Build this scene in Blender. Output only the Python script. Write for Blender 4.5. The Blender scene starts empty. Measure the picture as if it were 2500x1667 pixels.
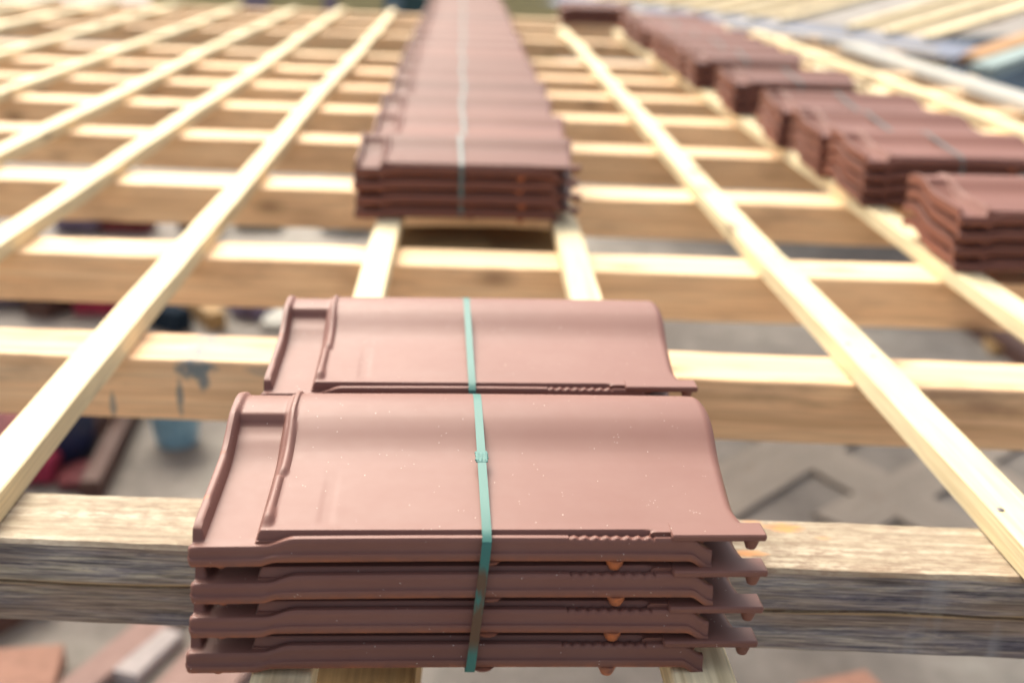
import bpy, math, random
import numpy as np
from mathutils import Vector, Matrix, noise as mnoise

random.seed(7)
scene = bpy.context.scene
COL = scene.collection
R = math.radians

# ------------------------------------------------------------------ helpers
def link(o):
    COL.objects.link(o)
    return o

def tag(o, label=None, cat=None, group=None, kind=None):
    if label: o['label'] = label
    if cat: o['category'] = cat
    if group: o['group'] = group
    if kind: o['kind'] = kind
    return o

def empty(name, loc=(0, 0, 0), rz=0.0):
    o = bpy.data.objects.new(name, None)
    o.empty_display_size = 0.05
    o.location = loc
    o.rotation_euler = (0, 0, rz)
    return link(o)

def mesh_obj(name, verts, faces, mat, parent=None, smooth=True, sharp=35):
    me = bpy.data.meshes.new(name)
    me.from_pydata([tuple(map(float, v)) for v in verts], [], [tuple(int(i) for i in f) for f in faces])
    me.update()
    if smooth:
        me.polygons.foreach_set('use_smooth', [True] * len(me.polygons))
        me.set_sharp_from_angle(angle=R(sharp))
    me.materials.append(mat)
    o = bpy.data.objects.new(name, me)
    if parent: o.parent = parent
    return link(o)

class MB:
    def __init__(self):
        self.v, self.f = [], []
    def add(self, verts, faces):
        b = len(self.v)
        self.v += [tuple(v) for v in verts]
        self.f += [tuple(i + b for i in f) for f in faces]
        return self
    def box(self, c, s, rot=None, ch=0.0):
        """box with chamfered long edges, centre c, size s, optional matrix"""
        hx, hy, hz = s[0] / 2, s[1] / 2, s[2] / 2
        k = min(ch, hx * .9, hy * .9, hz * .9)
        vs, fs = [], []
        if k <= 0:
            vs = [(x, y, z) for x in (-hx, hx) for y in (-hy, hy) for z in (-hz, hz)]
            fs = [(0, 1, 3, 2), (4, 6, 7, 5), (0, 4, 5, 1), (2, 3, 7, 6), (0, 2, 6, 4), (1, 5, 7, 3)]
        else:
            prof = [(-hy + k, -hz), (hy - k, -hz), (hy, -hz + k), (hy, hz - k), (hy - k, hz), (-hy + k, hz), (-hy, hz - k), (-hy, -hz + k)]
            rings = [(-hx, 1), (-hx + k, 0), (hx - k, 0), (hx, 1)]
            for x, inn in rings:
                for (y, z) in prof:
                    if inn:
                        y = y - math.copysign(min(k, abs(y)), y); z = z - math.copysign(min(k, abs(z)), z)
                    vs.append((x, y, z))
            for r in range(3):
                for i in range(8):
                    j = (i + 1) % 8
                    fs.append((r * 8 + i, r * 8 + j, (r + 1) * 8 + j, (r + 1) * 8 + i))
            fs.append(tuple(range(7, -1, -1))); fs.append(tuple(range(24, 32)))
            fs = [tuple(reversed(f)) for f in fs]
        out = []
        for v in vs:
            p = Vector(v)
            if rot is not None: p = rot @ p
            out.append((p.x + c[0], p.y + c[1], p.z + c[2]))
        return self.add(out, fs)
    def lathe(self, prof, n=24, c=(0, 0, 0), rot=None):
        vs, fs = [], []
        for (r, z) in prof:
            for i in range(n):
                a = 2 * math.pi * i / n
                p = Vector((r * math.cos(a), r * math.sin(a), z))
                if rot is not None: p = rot @ p
                vs.append((p.x + c[0], p.y + c[1], p.z + c[2]))
        m = len(prof)
        for k in range(m - 1):
            for i in range(n):
                j = (i + 1) % n
                fs.append((k * n + i, k * n + j, (k + 1) * n + j, (k + 1) * n + i))
        fs.append(tuple(range(n - 1, -1, -1)))
        fs.append(tuple((m - 1) * n + i for i in range(n)))
        return self.add(vs, fs)
    def build(self, name, mat, parent=None, smooth=True, sharp=35):
        return mesh_obj(name, self.v, self.f, mat, parent, smooth, sharp)

# ------------------------------------------------------------------ materials
def new_mat(name):
    m = bpy.data.materials.new(name)
    m.use_nodes = True
    nt = m.node_tree
    b = nt.nodes.get('Principled BSDF')
    return m, nt, b

def N(nt, t, **kw):
    n = nt.nodes.new(t)
    for k, v in kw.items():
        setattr(n, k, v)
    return n

def ramp(nt, stops, interp='LINEAR'):
    r = N(nt, 'ShaderNodeValToRGB')
    r.color_ramp.interpolation = interp
    e = r.color_ramp.elements
    while len(e) < len(stops): e.new(0.5)
    for i, (p, c) in enumerate(stops):
        e[i].position = p
        e[i].color = (c, c, c, 1) if isinstance(c, (int, float)) else (*c, 1)
    return r

def mix(nt, fac, a, b, blend='MIX'):
    m = N(nt, 'ShaderNodeMix', data_type='RGBA', blend_type=blend)
    for sock, v in ((0, fac), (6, a), (7, b)):
        if isinstance(v, (int, float)): m.inputs[sock].default_value = v
        elif isinstance(v, tuple): m.inputs[sock].default_value = (*v, 1)
        else: nt.links.new(v, m.inputs[sock])
    return m.outputs[2]

def math_n(nt, op, a, b=None, c=None, clamp=False):
    m = N(nt, 'ShaderNodeMath', operation=op, use_clamp=clamp)
    for i, v in enumerate((a, b, c)):
        if v is None: continue
        if isinstance(v, (int, float)): m.inputs[i].default_value = v
        else: nt.links.new(v, m.inputs[i])
    return m.outputs[0]

def obj_coord(nt, scale=(1, 1, 1), jitter=True, loc=(0, 0, 0)):
    tc = N(nt, 'ShaderNodeTexCoord')
    src = tc.outputs['Object']
    if jitter:
        oi = N(nt, 'ShaderNodeObjectInfo')
        mu = N(nt, 'ShaderNodeVectorMath', operation='MULTIPLY_ADD')
        cb = N(nt, 'ShaderNodeCombineXYZ')
        nt.links.new(oi.outputs['Random'], cb.inputs[0]); nt.links.new(oi.outputs['Random'], cb.inputs[1]); nt.links.new(oi.outputs['Random'], cb.inputs[2])
        nt.links.new(cb.outputs[0], mu.inputs[0]); mu.inputs[1].default_value = (37.0, 11.0, 23.0)
        nt.links.new(src, mu.inputs[2])
        src = mu.outputs[0]
    mp = N(nt, 'ShaderNodeMapping')
    mp.inputs['Scale'].default_value = scale
    mp.inputs['Location'].default_value = loc
    nt.links.new(src, mp.inputs[0])
    return mp.outputs[0]

def noise_t(nt, vec, scale=1.0, detail=4, rough=.55, dist=0.0):
    n = N(nt, 'ShaderNodeTexNoise')
    n.inputs['Scale'].default_value = scale
    n.inputs['Detail'].default_value = detail
    n.inputs['Roughness'].default_value = rough
    n.inputs['Distortion'].default_value = dist
    nt.links.new(vec, n.inputs['Vector'])
    return n.outputs['Fac']

def bump(nt, b, h, strength=.3, dist=.002):
    bp = N(nt, 'ShaderNodeBump')
    bp.inputs['Strength'].default_value = strength
    bp.inputs['Distance'].default_value = dist
    nt.links.new(h, bp.inputs['Height'])
    nt.links.new(bp.outputs[0], b.inputs['Normal'])

def wood_mat(name, light, mid, dark, knots=.5, stain=None, stain_amt=0.0, rough=.7, grain=1.0, vary=.15):
    m, nt, b = new_mat(name)
    g = noise_t(nt, obj_coord(nt, (1.6 * grain, 45 * grain, 45 * grain)), 1.0, 5, .6, .6)
    base = ramp(nt, [(.25, dark), (.5, mid), (.75, light)])
    nt.links.new(g, base.inputs[0])
    col = base.outputs[0]
    fine = noise_t(nt, obj_coord(nt, (9, 320, 320)), 1.0, 2, .5)
    fr = ramp(nt, [(.35, .86), (.65, 1.08)])
    nt.links.new(fine, fr.inputs[0])
    col = mix(nt, 1.0, col, fr.outputs[0], 'MULTIPLY')
    # broad patches along the length
    pt = noise_t(nt, obj_coord(nt, (2.2, 7, 7), loc=(3, 1, 5)), 1.0, 3, .5)
    pr = ramp(nt, [(.3, .82), (.7, 1.1)])
    nt.links.new(pt, pr.inputs[0])
    col = mix(nt, .8, col, pr.outputs[0], 'MULTIPLY')
    if stain:
        st = noise_t(nt, obj_coord(nt, (3.5, 12, 12), loc=(9, 2, 1)), 1.0, 4, .6)
        sr = ramp(nt, [(.52, 0.0), (.68, stain_amt)])
        nt.links.new(st, sr.inputs[0])
        col = mix(nt, sr.outputs[0], col, stain)
    if knots > 0:
        vo = N(nt, 'ShaderNodeTexVoronoi', feature='F1')
        vo.inputs['Scale'].default_value = 1.0
        nt.links.new(obj_coord(nt, (4.2, 9, 9), loc=(.3, .6, .2)), vo.inputs['Vector'])
        kr = ramp(nt, [(.06, knots), (.16, knots * .35), (.24, 0.0)])
        nt.links.new(vo.outputs['Distance'], kr.inputs[0])
        col = mix(nt, kr.outputs[0], col, (.16, .085, .05))
    oi = N(nt, 'ShaderNodeObjectInfo')
    vr = N(nt, 'ShaderNodeMapRange')
    vr.inputs['To Min'].default_value = 1 - vary; vr.inputs['To Max'].default_value = 1 + vary * .4
    nt.links.new(oi.outputs['Random'], vr.inputs['Value'])
    hsv = N(nt, 'ShaderNodeHueSaturation')
    nt.links.new(col, hsv.inputs['Color']); nt.links.new(vr.outputs[0], hsv.inputs['Value'])
    nt.links.new(hsv.outputs[0], b.inputs['Base Color'])
    b.inputs['Roughness'].default_value = rough
    b.inputs['Specular IOR Level'].default_value = .25
    hh = math_n(nt, 'ADD', g, fine)
    bump(nt, b, hh, .35, .0015)
    return m, nt, b, hsv

def plain(name, col, rough=.6, spec=.4, metal=0.0, var=.15, scale=30, bmp=.15):
    m, nt, b = new_mat(name)
    n1 = noise_t(nt, obj_coord(nt, (1, 1, 1)), scale, 4, .6)
    lo = tuple(c * (1 - var) for c in col); hi = tuple(min(1, c * (1 + var)) for c in col)
    r = ramp(nt, [(.3, lo), (.7, hi)])
    nt.links.new(n1, r.inputs[0])
    nt.links.new(r.outputs[0], b.inputs['Base Color'])
    b.inputs['Roughness'].default_value = rough
    b.inputs['Specular IOR Level'].default_value = spec
    b.inputs['Metallic'].default_value = metal
    if bmp: bump(nt, b, n1, bmp, .002)
    return m

M = {}
M['batten'] = wood_mat('fresh_pine', (.83, .71, .455), (.78, .65, .40), (.64, .50, .28), knots=.7, vary=.06)[0]
M['rafter'] = wood_mat('sawn_spruce', (.96, .71, .44), (.90, .62, .36), (.70, .44, .24), knots=.75, stain=(.40, .24, .14), stain_amt=.55, vary=.10)[0]
M['old_wood'] = wood_mat('dark_timber', (.16, .095, .07), (.12, .065, .055), (.07, .038, .035), knots=.5, vary=.2)[0]
M['ochre_wood'] = wood_mat('ochre_timber', (.52, .36, .17), (.44, .28, .12), (.30, .18, .08), knots=.4, vary=.1)[0]
M['grey_board'] = wood_mat('grey_board', (.32, .28, .24), (.28, .24, .20), (.23, .195, .16), knots=.3, vary=.25)[0]

def painted_rafter_mat():
    """the spruce of the other rafters with the splash of blue marking paint and its drips"""
    m, nt, b, hsv = wood_mat('sawn_spruce_marked', (.94, .67, .41), (.85, .55, .31), (.58, .34, .18), knots=.9, stain=(.30, .18, .11), stain_amt=.7, vary=.02)
    tc = N(nt, 'ShaderNodeTexCoord')
    sp = N(nt, 'ShaderNodeSeparateXYZ'); nt.links.new(tc.outputs['Object'], sp.inputs[0])
    wob = noise_t(nt, obj_coord(nt, (1, 1, 1), False), 60, 3, .6)
    fac = None
    for (cx, cz, rx, rz, a) in ((0.0, -.012, .030, .016, .85), (-.022, -.055, .006, .032, .7), (.012, -.03, .010, .02, .8), (-.118, -.075, .005, .02, .6), (.10, -.012, .03, .008, .35)):
        dx = math_n(nt, 'DIVIDE', math_n(nt, 'SUBTRACT', sp.outputs[0], cx + BLUE_X), rx)
        dz = math_n(nt, 'DIVIDE', math_n(nt, 'SUBTRACT', sp.outputs[2], cz), rz)
        d = math_n(nt, 'ADD', math_n(nt, 'MULTIPLY', dx, dx), math_n(nt, 'MULTIPLY', dz, dz))
        d = math_n(nt, 'ADD', d, math_n(nt, 'MULTIPLY', math_n(nt, 'SUBTRACT', wob, .5), 3.0))
        f = math_n(nt, 'MULTIPLY', math_n(nt, 'SUBTRACT', 1.2, d, clamp=True), a)
        fac = f if fac is None else math_n(nt, 'MAXIMUM', fac, f)
    col = mix(nt, fac, hsv.outputs[0], (.10, .19, .24))
    nt.links.new(col, b.inputs['Base Color'])
    return m

def weathered_mat():
    """nearest rafter: dirty cream sawn top, weathered blue-grey sides with a bare split"""
    m, nt, b = new_mat('weathered_timber')
    tc = N(nt, 'ShaderNodeTexCoord')
    sp = N(nt, 'ShaderNodeSeparateXYZ'); nt.links.new(tc.outputs['Object'], sp.inputs[0])
    vec = lambda s, l=(0, 0, 0): obj_coord(nt, s, False, l)
    # top wood
    g = noise_t(nt, vec((2.0, 60, 60)), 1.0, 5, .65, .5)
    tr = ramp(nt, [(.30, (.19, .145, .10)), (.45, (.37, .30, .205)), (.66, (.56, .48, .36))]); nt.links.new(g, tr.inputs[0])
    dirt = noise_t(nt, vec((45, 120, 60), (2, 2, 2)), 1.0, 5, .7)
    dr = ramp(nt, [(.43, 0.0), (.58, .85)]); nt.links.new(dirt, dr.inputs[0])
    dirt2 = noise_t(nt, vec((3, 10, 10), (4, 1, 2)), 1.0, 3, .6)
    dr2 = ramp(nt, [(.36, .3), (.58, 1.0)]); nt.links.new(dirt2, dr2.inputs[0])
    top = mix(nt, math_n(nt, 'MULTIPLY', dr.outputs[0], dr2.outputs[0]), tr.outputs[0], (.22, .15, .10))
    # rusty clay rubbed on the top by the tiles, right of the stack
    for (cx, cy, rx, ry, a) in ((.292, .034, .022, .011, .9), (.243, -.022, .024, .008, .8), (.33, .015, .010, .005, .4), (.262, .044, .012, .006, .5)):
        dx = math_n(nt, 'DIVIDE', math_n(nt, 'SUBTRACT', sp.outputs[0], cx), rx)
        dy = math_n(nt, 'DIVIDE', math_n(nt, 'SUBTRACT', sp.outputs[1], cy), ry)
        d = math_n(nt, 'ADD', math_n(nt, 'MULTIPLY', dx, dx), math_n(nt, 'MULTIPLY', dy, dy))
        d = math_n(nt, 'ADD', d, math_n(nt, 'MULTIPLY', math_n(nt, 'SUBTRACT', dirt, .5), 3.5))
        top = mix(nt, math_n(nt, 'MULTIPLY', math_n(nt, 'SUBTRACT', 1.1, d, clamp=True), a), top, (.62, .27, .09))
    # grey side
    s1 = noise_t(nt, vec((12, 200, 200)), 1.0, 5, .75, .7)
    sr = ramp(nt, [(.34, (.085, .078, .098)), (.47, (.20, .182, .190)), (.59, (.35, .31, .265)), (.72, (.56, .48, .36))]); nt.links.new(s1, sr.inputs[0])
    s2 = noise_t(nt, vec((1.7, 14, 26), (1, 5, 3)), 1.0, 3, .5)
    s2r = ramp(nt, [(.32, (.62, .62, .74)), (.5, (.95, .95, 1.0)), (.68, (1.3, 1.36, 1.34))]); nt.links.new(s2, s2r.inputs[0])
    side = mix(nt, 1.0, sr.outputs[0], s2r.outputs[0], 'MULTIPLY')
    s4 = noise_t(nt, vec((14, 420, 420), (3, 3, 3)), 1.0, 3, .6)
    s4r = ramp(nt, [(.34, .55), (.5, 1.0), (.66, 1.35)]); nt.links.new(s4, s4r.inputs[0])
    side = mix(nt, 1.0, side, s4r.outputs[0], 'MULTIPLY')
    s5 = noise_t(nt, vec((4, 22, 30), (11, 5, 3)), 1.0, 4, .6)
    s5r = ramp(nt, [(.44, 0.0), (.60, .6)]); nt.links.new(s5, s5r.inputs[0])
    side = mix(nt, s5r.outputs[0], side, mix(nt, 1.0, s4r.outputs[0], (.30, .215, .145), 'MULTIPLY'))
    kv = N(nt, 'ShaderNodeTexVoronoi', feature='F1'); kv.inputs['Scale'].default_value = 1.0
    nt.links.new(vec((5, 16, 16), (.4, .2, .7)), kv.inputs['Vector'])
    kr = ramp(nt, [(.08, .85), (.16, .4), (.22, 0.0)]); nt.links.new(kv.outputs['Distance'], kr.inputs[0])
    side = mix(nt, kr.outputs[0], side, (.035, .028, .03))
    top = mix(nt, math_n(nt, 'MULTIPLY', kr.outputs[0], .8), top, (.20, .12, .07))
    # pale vertical lime runs at the right
    s3 = noise_t(nt, vec((22, 2, 3), (7, 5, 3)), 1.0, 3, .5)
    s3r = ramp(nt, [(.60, 0.0), (.72, .55)]); nt.links.new(s3, s3r.inputs[0])
    xr = ramp(nt, [(.5, 0.0), (.75, 1.0)])
    nt.links.new(math_n(nt, 'ADD', sp.outputs[0], .5), xr.inputs[0])
    side = mix(nt, math_n(nt, 'MULTIPLY', s3r.outputs[0], xr.outputs[0]), side, (.36, .37, .38))
    # bare wood in the split
    wv = noise_t(nt, vec((5, 1, 1), (3, 0, 0)), 1.0, 2, .5)
    zc = math_n(nt, 'ADD', sp.outputs[2], math_n(nt, 'MULTIPLY_ADD', wv, -.014, .007))
    dz = math_n(nt, 'ABSOLUTE', math_n(nt, 'ADD', zc, .0475))
    cr = ramp(nt, [(.0, .9), (.0022, .75), (.0034, 0.0)]); nt.links.new(dz, cr.inputs[0])
    side = mix(nt, cr.outputs[0], side, (.50, .35, .19))
    # choose by the face direction in the timber's own axes
    nz = N(nt, 'ShaderNodeSeparateXYZ'); nt.links.new(tc.outputs['Normal'], nz.inputs[0])
    f = ramp(nt, [(.45, 0.0), (.75, 1.0)]); nt.links.new(nz.outputs[2], f.inputs[0])
    col = mix(nt, f.outputs[0], side, top)
    nt.links.new(col, b.inputs['Base Color'])
    b.inputs['Roughness'].default_value = .75
    b.inputs['Specular IOR Level'].default_value = .25
    bump(nt, b, math_n(nt, 'ADD', s1, math_n(nt, 'MULTIPLY', dirt, .6)), .6, .002)
    return m
M['weathered'] = weathered_mat()

def clay_mat(dusty):
    m, nt, b = new_mat('engobed_clay_dusty' if dusty else 'engobed_clay')
    vec = obj_coord(nt, (1, 1, 1), True)
    n1 = noise_t(nt, vec, 5, 2, .5)
    r = ramp(nt, [(.3, (.170, .075, .058)), (.7, (.188, .085, .066))]); nt.links.new(n1, r.inputs[0])
    col = r.outputs[0]
    at = N(nt, 'ShaderNodeAttribute', attribute_name='chip')
    n2 = noise_t(nt, vec, 90, 3, .6)
    ch = math_n(nt, 'MULTIPLY', at.outputs['Fac'], math_n(nt, 'MULTIPLY_ADD', n2, 3.0, -.75), clamp=True)
    oi = N(nt, 'ShaderNodeObjectInfo')
    vr = ramp(nt, [(0.0, .84), (1.0, 1.14)]); nt.links.new(oi.outputs['Random'], vr.inputs[0])
    col = mix(nt, 1.0, col, vr.outputs[0], 'MULTIPLY')
    col = mix(nt, ch, col, (.50, .16, .06))
    rough = .50
    if dusty:
        # thin film of dust, clustered specks of white grit, a few orange clay crumbs
        for sc, th, dens, colr in ((460, .15, .56, (.85, .80, .70)), (210, .09, .585, (.82, .77, .68)), (260, .08, .61, (.75, .32, .12))):
            vo = N(nt, 'ShaderNodeTexVoronoi', feature='F1'); vo.inputs['Scale'].default_value = sc
            nt.links.new(vec, vo.inputs['Vector'])
            near = math_n(nt, 'LESS_THAN', vo.outputs['Distance'], th)
            gr = noise_t(nt, vec, 26 + sc * .05, 3, .6)
            sep = N(nt, 'ShaderNodeSeparateColor'); nt.links.new(vo.outputs['Color'], sep.inputs[0])
            pick = math_n(nt, 'GREATER_THAN', math_n(nt, 'ADD', math_n(nt, 'MULTIPLY', sep.outputs[0], .45), math_n(nt, 'MULTIPLY', gr, .6)), dens + .215)
            col = mix(nt, math_n(nt, 'MULTIPLY', math_n(nt, 'MULTIPLY', near, pick), .9), col, colr)
        film = noise_t(nt, obj_coord(nt, (1, 1, 1), True, (4, 4, 4)), 9, 4, .6)
        fr = ramp(nt, [(.45, 0.0), (.8, .05)]); nt.links.new(film, fr.inputs[0])
        col = mix(nt, fr.outputs[0], col, (.5, .42, .36))
    nt.links.new(col, b.inputs['Base Color'])
    rr = ramp(nt, [(.3, rough - .015), (.7, rough + .025)]); nt.links.new(n2, rr.inputs[0])
    nt.links.new(rr.outputs[0], b.inputs['Roughness'])
    b.inputs['Specular IOR Level'].default_value = .24 if dusty else .10
    bump(nt, b, noise_t(nt, vec, 900, 2, .5), .05, .0004)
    return m
M['clay'] = clay_mat(False)
M['clay_dusty'] = clay_mat(True)

def strap_mat(name, col, dirt_amt):
    m, nt, b = new_mat(name)
    vec = obj_coord(nt, (1, 1, 1), False)
    d = noise_t(nt, obj_coord(nt, (60, 60, 22), False), 1.0, 3, .6)
    dr = ramp(nt, [(.36, 0.0), (.46, dirt_amt)]); nt.links.new(d, dr.inputs[0])
    # clay dust rubbed on where the strap hangs down the front of the stack
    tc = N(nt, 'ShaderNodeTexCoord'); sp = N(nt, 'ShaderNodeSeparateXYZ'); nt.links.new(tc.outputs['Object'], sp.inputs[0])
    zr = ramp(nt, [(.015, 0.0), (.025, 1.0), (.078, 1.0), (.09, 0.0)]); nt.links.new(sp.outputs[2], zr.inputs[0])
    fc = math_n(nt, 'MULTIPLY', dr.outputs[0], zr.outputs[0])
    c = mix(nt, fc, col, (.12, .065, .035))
    nt.links.new(c, b.inputs['Base Color'])
    b.inputs['Roughness'].default_value = .48
    b.inputs['Specular IOR Level'].default_value = .3
    ck = N(nt, 'ShaderNodeTexChecker'); ck.inputs['Scale'].default_value = 900
    nt.links.new(vec, ck.inputs['Vector'])
    bump(nt, b, ck.outputs['Fac'], .15, .0004)
    return m
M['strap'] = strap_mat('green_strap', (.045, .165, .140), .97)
M['strap_sheen'] = strap_mat('strap_with_sheen_tint', (.10, .155, .15), .0)  # far straps: pale sky reflection put into the base colour
M['weld'] = plain('strap_weld', (.06, .20, .175), .6, .5, 0, .2, 400, .4)

def ground_mat():
    m, nt, b = new_mat('concrete')
    tc = N(nt, 'ShaderNodeTexCoord')
    n1 = noise_t(nt, tc.outputs['Object'], .9, 5, .6)
    r = ramp(nt, [(.25, (.155, .132, .115)), (.5, (.24, .215, .19)), (.72, (.42, .40, .35))]); nt.links.new(n1, r.inputs[0])
    n2 = noise_t(nt, tc.outputs['Object'], 7, 5, .7)
    r2 = ramp(nt, [(.35, .72), (.7, 1.1)]); nt.links.new(n2, r2.inputs[0])
    c = mix(nt, 1.0, r.outputs[0], r2.outputs[0], 'MULTIPLY')
    nt.links.new(c, b.inputs['Base Color'])
    b.inputs['Roughness'].default_value = .9
    bump(nt, b, n2, .3, .01)
    return m
M['ground'] = ground_mat()
M['valley'] = plain('painted_sheet_metal', (.20, .22, .275), .8, .1, 0, .08, 6, .03)
M['white_metal'] = plain('white_coated_metal', (.30, .37, .36), .8, .1, 0, .06, 5, .02)
M['white_paint'] = plain('white_paint', (.44, .43, .39), .8, .1, 0, .06, 8, .05)
M['brown_board'] = wood_mat('brown_stained_board', (.52, .31, .14), (.45, .25, .11), (.33, .17, .08), knots=.3)[0]
M['sheathing'] = wood_mat('pale_sheathing', (.62, .53, .38), (.55, .46, .32), (.43, .35, .24), knots=.3, vary=.12)[0]
M['dark_roof'] = plain('dark_slate', (.020, .032, .048), .9, .03, 0, .35, 3, .2)
M['blue_plastic'] = plain('blue_plastic', (.22, .40, .52), .35, .5, 0, .25, 25, .05)
M['water'] = plain('milky_water', (.45, .56, .62), .15, .5, 0, .3, 14, .1)
M['navy_plastic'] = plain('navy_plastic', (.018, .026, .075), .4, .5, 0, .3, 10, .05)
M['red_cloth'] = plain('crimson_cloth', (.32, .04, .08), .9, .2, 0, .4, 14, .4)
M['maroon'] = plain('maroon_clay', (.15, .035, .04), .8, .3, 0, .4, 12, .3)
M['purple_cloth'] = plain('purple_grey_cloth', (.19, .16, .25), .85, .2, 0, .35, 8, .4)
M['terracotta'] = plain('terracotta', (.36, .19, .135), .75, .3, 0, .2, 20, .2)
M['white_bag'] = plain('white_woven_bag', (.46, .41, .40), .8, .3, 0, .12, 30, .3)
M['pale_blue_bag'] = plain('pale_blue_bag', (.52, .60, .62), .7, .3, 0, .15, 16, .3)
M['pink_board'] = plain('pink_insulation', (.36, .24, .21), .85, .2, 0, .12, 14, .1)
M['slab'] = plain('pale_stone', (.55, .55, .50), .8, .3, 0, .15, 9, .2)
M['yellow_render'] = plain('yellow_render', (.62, .52, .26), .9, .2, 0, .10, 3, .2)
M['green_paint'] = plain('dark_green_paint', (.012, .055, .06), .4, .5, 0, .25, 5, .05)
M['teal_glass'] = plain('grey_blue_glass', (.10, .17, .21), .15, .6, 0, .2, 3, .0)
M['grey_paint'] = plain('mauve_grey_paint', (.26, .21, .25), .7, .3, 0, .15, 3, .1)
M['steel'] = plain('nail_steel', (.16, .15, .15), .4, .5, .8, .2, 60, .1)

# ------------------------------------------------------------------ roof tile
TB = .032                    # top of the battens above the rafter tops
L_T, W_T = .428, .262        # tile body length (along the lip) and width

def sstep(a, b, x):
    t = np.clip((x - a) / (b - a), 0, 1)
    return t * t * (3 - 2 * t)

def prof(y):
    return np.interp(y, [.0, .012, .06, .10, .130, .145, .160, .175, .190, .205, .220, .236, .250, .262],
                        [.0220, .0220, .0221, .0225, .0233, .0250, .0292, .0348, .0394, .0414, .0420, .0405, .0366, .0310])

def tile_mesh(name, mat, fine=True):
    st = 1 if fine else 2
    xs = np.concatenate([np.arange(0, .016, .0013 * st), np.arange(.016, .046, .003 * st), np.arange(.046, .072, .0015 * st),
                         np.arange(.072, .088, .004 * st), np.arange(.088, .114, .0016 * st), np.arange(.114, .35, .009 * st), np.arange(.35, .418, .0025 * st), np.arange(.418, L_T + .0001, .0014 * st)])
    xs[-1] = L_T
    ys = np.concatenate([np.arange(.0095, .018, .0011 * st), np.arange(.018, .13, .004 * st), np.arange(.13, .232, .0028 * st), np.arange(.232, W_T + .0001, .003 * st)])
    ys[-1] = W_T
    X, Y = np.meshgrid(xs, ys, indexing='ij')
    P = prof(Y)
    # smooth the interpolated profile
    P = (prof(Y - .006) + 2 * prof(Y) + prof(Y + .006)) / 4
    P = np.where(Y < .02, .0222, P)
    Z = P.copy()
    # channel between the outer rim and the inner rib
    ch = sstep(.0064, .0096, X) * (1 - sstep(.0475, .0515, X))
    floor_drop = .0095
    Z = Z - floor_drop * ch * (1 - .82 * sstep(.192, .199, Y))
    # cross ridge closing the channel near the crest, and the recess behind it
    rid = -.0012 * np.exp(-((Y - .183) / .008) ** 2)
    Z = Z + ch * rid
    # outer rim, with its two small steps
    rim = (1 - sstep(.0056, .0084, X)) * sstep(-.001, .002, X + .0012)
    rh = .0026 + .0012 * sstep(.06, .064, Y) + .0010 * sstep(.136, .141, Y) - .0030 * sstep(.185, .215, Y) - .0040 * (1 - sstep(.012, .030, Y))
    rw = np.exp(-(np.abs(X - .0034) / .0034) ** 4)
    Z = Z + rim * rh * (0.75 + .25 * rw)
    # inner rib, starting behind the lip, with its notch
    cen = .0555 + .002 * sstep(.10, .11, Y) - .001 * sstep(.17, .2, Y)
    wdt = .0035 + .0008 * np.exp(-((Y - .030) / .01) ** 2) - .0008 * sstep(.16, .2, Y)
    rib = np.exp(-np.abs((X - cen) / wdt) ** 4)
    ribh = (.0050 - .0016 * sstep(.19, .22, Y)) * sstep(.017, .027, Y) * (1 - .75 * np.exp(-((Y - .103) / .0028) ** 2)) + .0012 * np.exp(-((Y - .032) / .008) ** 2)
    Z = Z + rib * ribh
    # shallow wear groove on the pan
    Z = Z - .0005 * np.exp(-(np.abs(X - .100) / .0058) ** 4) * sstep(.018, .03, Y) * (1 - sstep(.07, .125, Y))
    # very gentle dish of the pan along its length
    Z = Z + .0012 * np.cos((X - .22) / .22 * math.pi / 2) * sstep(.015, .05, Y) * (X > .06)
    # right-hand edge rounded over
    e = np.clip((X - (L_T - .007)) / .007, 0, 1)
    Z = Z - .0045 * e ** 2.2
    # front groove: the pan stops in a small upright wall behind the lip
    gv = (1 - sstep(.0115, .0132, Y)) * sstep(.047, .051, X) * (1 - sstep(.352, .356, X))
    gv2 = (1 - sstep(.0112, .013, Y)) * sstep(.372, .375, X) * (1 - sstep(.396, .40, X)) * .6
    Z = Z - (gv + gv2) * (Z - .0145)
    # the channel's front end drops to the low end of the lip
    lowl = (1 - sstep(.012, .018, Y)) * (1 - sstep(.046, .050, X))
    Z = Z * (1 - lowl) + np.minimum(Z, .0125) * lowl
    # the right end flares out towards the crest
    X = X + .016 * sstep(.0, .21, Y) * np.clip((X - .33) / .098, 0, 1) ** 1.5
    X = X + .010 * (1 - sstep(.0, .055, Y)) * np.clip((X - .40) / .028, 0, 1)
    nx, ny = X.shape
    B = np.where(X < .064, np.minimum(P, P) - .0165, P - .0100)
    B = np.where(Y < .02, np.minimum(B, .0085), B)
    rt = sstep(.394, .400, X) * (1 - sstep(.026, .04, Y))
    B = B * (1 - rt) + (Z - .0035) * rt
    verts = [(X[i, j], Y[i, j], Z[i, j]) for i in range(nx) for j in range(ny)]
    worn = (np.minimum(np.abs(Y - .0625), np.abs(Y - .139)) < .0016) & (X < .0048)
    worn |= (np.abs(Y - .104) < .0014) & (np.abs(X - .057) < .0022) & (X > .056)
    nb = len(verts)
    verts += [(X[i, j], Y[i, j], B[i, j]) for i in range(nx) for j in range(ny)]
    chip = [.65 * float(worn[i, j]) for i in range(nx) for j in range(ny)] + [.28] * nb
    idx = lambda i, j: i * ny + j
    faces = []
    for i in range(nx - 1):
        for j in range(ny - 1):
            faces.append((idx(i, j), idx(i + 1, j), idx(i + 1, j + 1), idx(i, j + 1)))
            faces.append((nb + idx(i, j), nb + idx(i, j + 1), nb + idx(i + 1, j + 1), nb + idx(i + 1, j)))
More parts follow.
